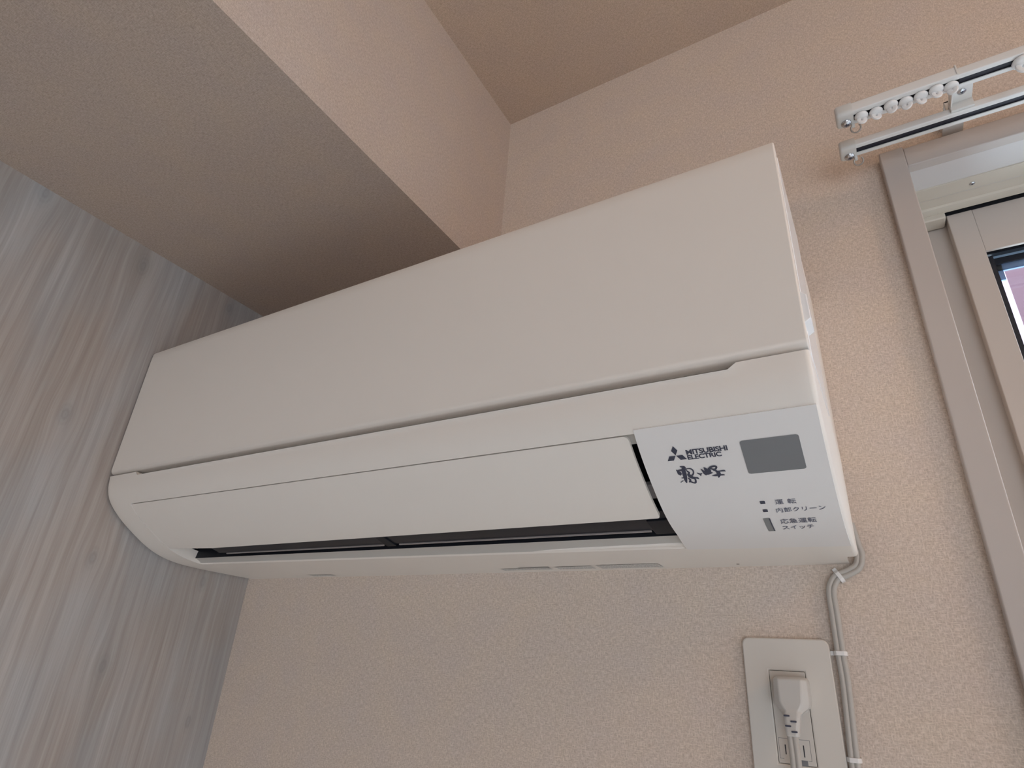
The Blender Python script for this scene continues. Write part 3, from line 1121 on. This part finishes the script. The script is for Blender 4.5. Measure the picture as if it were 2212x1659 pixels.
sash = empty('sliding_sash', (1.4, .09, -.6))
sash.parent = win
sash.matrix_parent_inverse = parent_matrix(win).inverted()
SXL, SXR = .9950, 1.83
obj('stile', boxes((SXL, 1.0186, .0800, .1000, -1.585, .3968)), M_SASH, sash, bevel=.0008)
obj('stile', boxes((SXR - .03, SXR, .0800, .1000, -1.585, .3968)), M_SASH, sash, bevel=.0008)
obj('top_rail', boxes((1.01862, SXR - .03, .0803, .0840, .3396, .3966), (1.01862, SXR - .03, .0840, .1000, .3730, .3966)), M_SASH, sash, bevel=.0005)
obj('bottom_rail', boxes((1.0186, SXR - .03, .0803, .1000, -1.585, -1.52)), M_SASH, sash, bevel=.0005)
bm = boxes((1.0180, 1.0256, .0935, .1000, -1.52, .3400), (1.0180, SXR - .03, .0935, .1000, .3425, .3735))
obj('gasket', bm, M_BLACK, sash)
obj('spacer_bar', boxes((1.0256, SXR - .03, .1000, .1015, .3398, .3427)), M_BLUE2, sash)
obj('inner_bead', boxes((1.0256, SXR - .03, .1002, .1030, .3328, .3398)), M_BLACK, sash)
obj('outer_bead', boxes((1.0262, SXR - .03, .1032, .1060, .3248, .3349), (1.0262, 1.0322, .1032, .1058, .3130, .3349)), M_BLUE, sash)
obj('glass_pane', boxes((1.0240, SXR - .03, .1004, .1010, -1.53, .3400)), M_GLASS, sash)

sash2 = empty('fixed_sash', (2.2, .11, -.6))
sash2.parent = win
sash2.matrix_parent_inverse = parent_matrix(win).inverted()
obj('stile', boxes((1.80, 1.83, .1010, .1180, -1.585, .3968)), M_SASH, sash2)
obj('stile', boxes((2.56, 2.59, .1010, .1180, -1.585, .3968)), M_SASH, sash2)
obj('top_rail', boxes((1.83, 2.56, .1010, .1180, .3396, .3966)), M_SASH, sash2)
obj('bottom_rail', boxes((1.83, 2.56, .1010, .1180, -1.585, -1.52)), M_SASH, sash2)
obj('glass_pane', boxes((1.83, 2.56, .1100, .1106, -1.52, .3396)), M_GLASS, sash2)

# ------------------------------------------------------------------ outside
tag(obj('balcony_floor', boxes((-.2, 4.2, .12, 1.35, -1.78, -1.68)), M_CONC), 'pale concrete balcony floor outside the window', kind='structure')
nb = obj('partition_wall', boxes((1.2180, 4.2, .900, 1.02, -1.68, .7985)), M_MAUVE)
tag(nb, 'mauve wall standing outside behind the window glass', 'wall')

# ------------------------------------------------------------------ curtain rails
rail = empty('curtain_rail', (1.8, 0, .42))
tag(rail, 'white double curtain rail on wall brackets above the window', 'curtain rail')


def rail_profile(yc, zb, wd, h, slot=.0070, t=.0010, r=.0022):
    """outer C section, slot underneath; closed polygon (y,z)"""
    o = []
    y0, y1, z0, z1 = yc - wd / 2, yc + wd / 2, zb, zb + h

    def arc(cy, cz, a0, a1, rad):
        return [(cy + rad * math.cos(math.radians(a0 + (a1 - a0) * k / 4)), cz + rad * math.sin(math.radians(a0 + (a1 - a0) * k / 4))) for k in range(5)]
    o += [(yc - slot / 2, z0)]
    o += arc(y0 + r * .5, z0 + r * .5, 270, 180, r * .5)
    o += arc(y0 + r, z1 - r, 180, 90, r)
    o += arc(y1 - r, z1 - r, 90, 0, r)
    o += arc(y1 - r * .5, z0 + r * .5, 360, 270, r * .5)
    o += [(yc + slot / 2, z0), (yc + slot / 2, z0 + t), (y1 - t, z0 + t), (y1 - t, z1 - t), (y0 + t, z1 - t), (y0 + t, z0 + t), (yc - slot / 2, z0 + t)]
    return o


BY, BZ, FY, FZ = -.0505, .4130, -.0970, .4130
for nm, yc, zb, x0, x1, wd, h in (('back_rail', BY, BZ, .9130, 2.66, .0165, .0088), ('front_rail', FY, FZ, .9130, 1.0002, .0180, .0118), ('front_rail_extension', FY, FZ, 1.0002, 2.66, .0162, .0100)):
    bm = bmesh.new()
    extrude_poly_x(bm, rail_profile(yc, zb, wd, h), x0, x1)
    ob = obj(nm, bm, M_RAIL, rail, smooth=True, angle=40)
    bm = boxes((x0 + .002, x1 - .002, yc - wd / 2 + .0015, yc + wd / 2 - .0015, zb + .0018, zb + .0030))
    obj('rail_channel', bm, M_SLOT, ob, label='black inside of the rail slot')


def end_cap(yc, zb, hgt, wd, xl):
    bm = bmesh.new()
    x0, x1 = xl, xl + .0150
    y0, y1 = yc - wd / 2, yc + wd / 2
    pts = rounded_rect((y0 + y1) / 2, zb + hgt / 2, wd, hgt, .0042, 5)
    lst = None
    for xx, k in ((x0, .80), (x0 + .0008, .92), (x0 + .0026, 1.0), (x1, 1.0)):
        cy_, cz_ = (y0 + y1) / 2, zb + hgt / 2
        rg = [bm.verts.new((xx, cy_ + (y - cy_) * k, cz_ + (z - cz_) * k)) for y, z in pts]
        if lst:
            for i in range(len(rg)):
                bm.faces.new((lst[i], lst[(i + 1) % len(rg)], rg[(i + 1) % len(rg)], rg[i]))
        else:
            bm.faces.new(rg)
        lst = rg
    bm.faces.new(lst[::-1])
    cap = obj('end_cap', bm, M_CAP, rail, smooth=True, angle=50)
    sx_, sy_ = xl + .0082, y1 - wd * .36
    bm = bmesh.new()
    lathe(bm, [(.0046, 0), (.0047, .0009), (.0040, .0021), (.0024, .0029), (0, .0031)], (sx_, sy_, zb), (0, 0, -1), 20)
    scw = obj('screw', bm, M_STEEL, cap, smooth=True)
    bm = boxes((sx_ - .0019, sx_ + .0019, sy_ - .0004, sy_ + .0004, zb - .0034, zb - .0027), (sx_ - .0004, sx_ + .0004, sy_ - .0019, sy_ + .0019, zb - .0034, zb - .0027))
    obj('screw_recess', bm, M_INK, cap)
    # tongue and open wire ring
    bm = boxes((x1 - .0024, x1 + .0002, y1 - .0045, y1 - .0005, zb - .0026, zb + .001))
    obj('cap_tongue', bm, M_CAP, cap, bevel=.0005)
    bm = bmesh.new()
    c = Vector((x1 + .0006, y1 - .0010, zb - .0040))
    ring = [c + Vector((.0043 * math.cos(a), -.0030 * math.sin(a), .0031 * math.sin(a))) for a in [math.radians(125 + 280 * k / 24) for k in range(25)]]
    tube(bm, ring, .00078, 8)
    obj('ring_hook', bm, M_WIRE, cap, smooth=True)


end_cap(BY, BZ - .0022, .0135, .0205, .9005)
end_cap(FY, FZ - .0012, .0145, .0205, .9010)

# bracket
bm = bmesh.new()
BX0, BX1 = .9975, 1.0160
box(bm, BX0, BX1, -.0050, -.0002, .4465, .4700)
box(bm, BX0, BX1, -.0980, -.0445, .4250, .4275)
box(bm, BX0, BX1, -.0470, -.0445, .4250, .4430)
box(bm, BX0, BX1, -.0470, -.0002, .4405, .4430)
box(bm, BX0 + .0005, BX0 + .0018, -.0900, -.0560, .4190, .4262)
br = obj('wall_bracket', bm, M_RAIL, rail, bevel=.0006)
bm = boxes((BX0 + .0008, BX1, -.0870, -.0610, .4235, .4262))
obj('bracket_plate', bm, M_RAIL, br, bevel=.0005)
bm = bmesh.new()
box(bm, BX0, BX1 + .0005, -.0615, -.0585, .4145, .4262)
obj('rail_clamp', bm, M_CAP, br, bevel=.0006)
bm = boxes((BX0 + .0022, BX0 + .0038, -.1066, -.1056, .4135, .4256), (BX0 + .0022, BX0 + .0038, -.1066, -.088, .4246, .4256))
obj('front_clip', bm, M_CAP, br, bevel=.0005)
bm = bmesh.new()
lathe(bm, [(.0036, 0), (.0036, .0006), (.0022, .0014), (0, .0015)], (1.0072, -.0735, .4235), (0, 0, -1), 18)
sc2 = obj('bracket_screw', bm, M_STEEL, br, smooth=True)
bm = boxes((1.0056, 1.0088, -.0739, -.0731, .42185, .4223), (1.0068, 1.0076, -.0751, -.0719, .42185, .4223))
obj('screw_recess', bm, M_INK, br)


# runners
def make_runner():
    r0 = empty('curtain_runner', (0, 0, 0))
    bm = bmesh.new()
    lathe(bm, [(.0030, .0030), (.0030, .0002), (.0054, -.0002), (.0060, -.0012), (.0058, -.0024), (.0040, -.0034), (0, -.0036)], (0, 0, 0), (0, 0, 1), 20)
    obj('runner_head', bm, M_RUN, r0, smooth=True, angle=60)
    bm = bmesh.new()
    n, m = 20, 8
    rg = []
    for i in range(n):
        a = 2 * math.pi * i / n
        rg.append([bm.verts.new(((.0026 + .0021 * math.cos(b)) * math.cos(a), .0013 * math.sin(b) + .0012, -.0052 + (.0032 + .0021 * math.cos(b)) * math.sin(a))) for b in [2 * math.pi * k / m for k in range(m)]])
    for i in range(n):
        for k in range(m):
            bm.faces.new((rg[i][k], rg[(i + 1) % n][k], rg[(i + 1) % n][(k + 1) % m], rg[i][(k + 1) % m]))
    obj('runner_ring', bm, M_RUN, r0, smooth=True)
    return r0


NTH = ['white curtain runner nearest the left end cap of the front rail', 'second white curtain runner from the left end of the front rail',
       'third white curtain runner from the left end of the front rail', 'middle white curtain runner of the seven bunched on the front rail',
       'third white curtain runner left of the rail bracket', 'second white curtain runner left of the rail bracket', 'white curtain runner right beside the rail bracket']
proto = make_runner()
kids = list(proto.children)
for i, x in enumerate((.9225, .9350, .9475, .9597, .9718, .9838, .9955)):
    if i == 0:
        o = proto
    else:
        o = proto.copy()
        COL.objects.link(o)
        for c in kids:
            d = c.copy()
            COL.objects.link(d)
            d.parent = o
    o.location = (x, FY + .0012 * math.sin(i * 2.3), FZ)
    o.rotation_euler = (0, 0, .35 * math.sin(i * 1.7 + .4))
    tag(o, NTH[i], 'runner', 'curtain runners bunched at the left end of the front rail')
o = proto.copy()
COL.objects.link(o)
for c in kids:
    d = c.copy()
    COL.objects.link(d)
    d.parent = o
o.location = (1.0470, FY, FZ)
o.rotation_euler = (0, 0, .2)
o.scale = (1.25, 1.25, 1.25)
tag(o, 'larger white curtain runner alone on the front rail at the right edge', 'runner')
if 'group' in o.keys():
    del o['group']
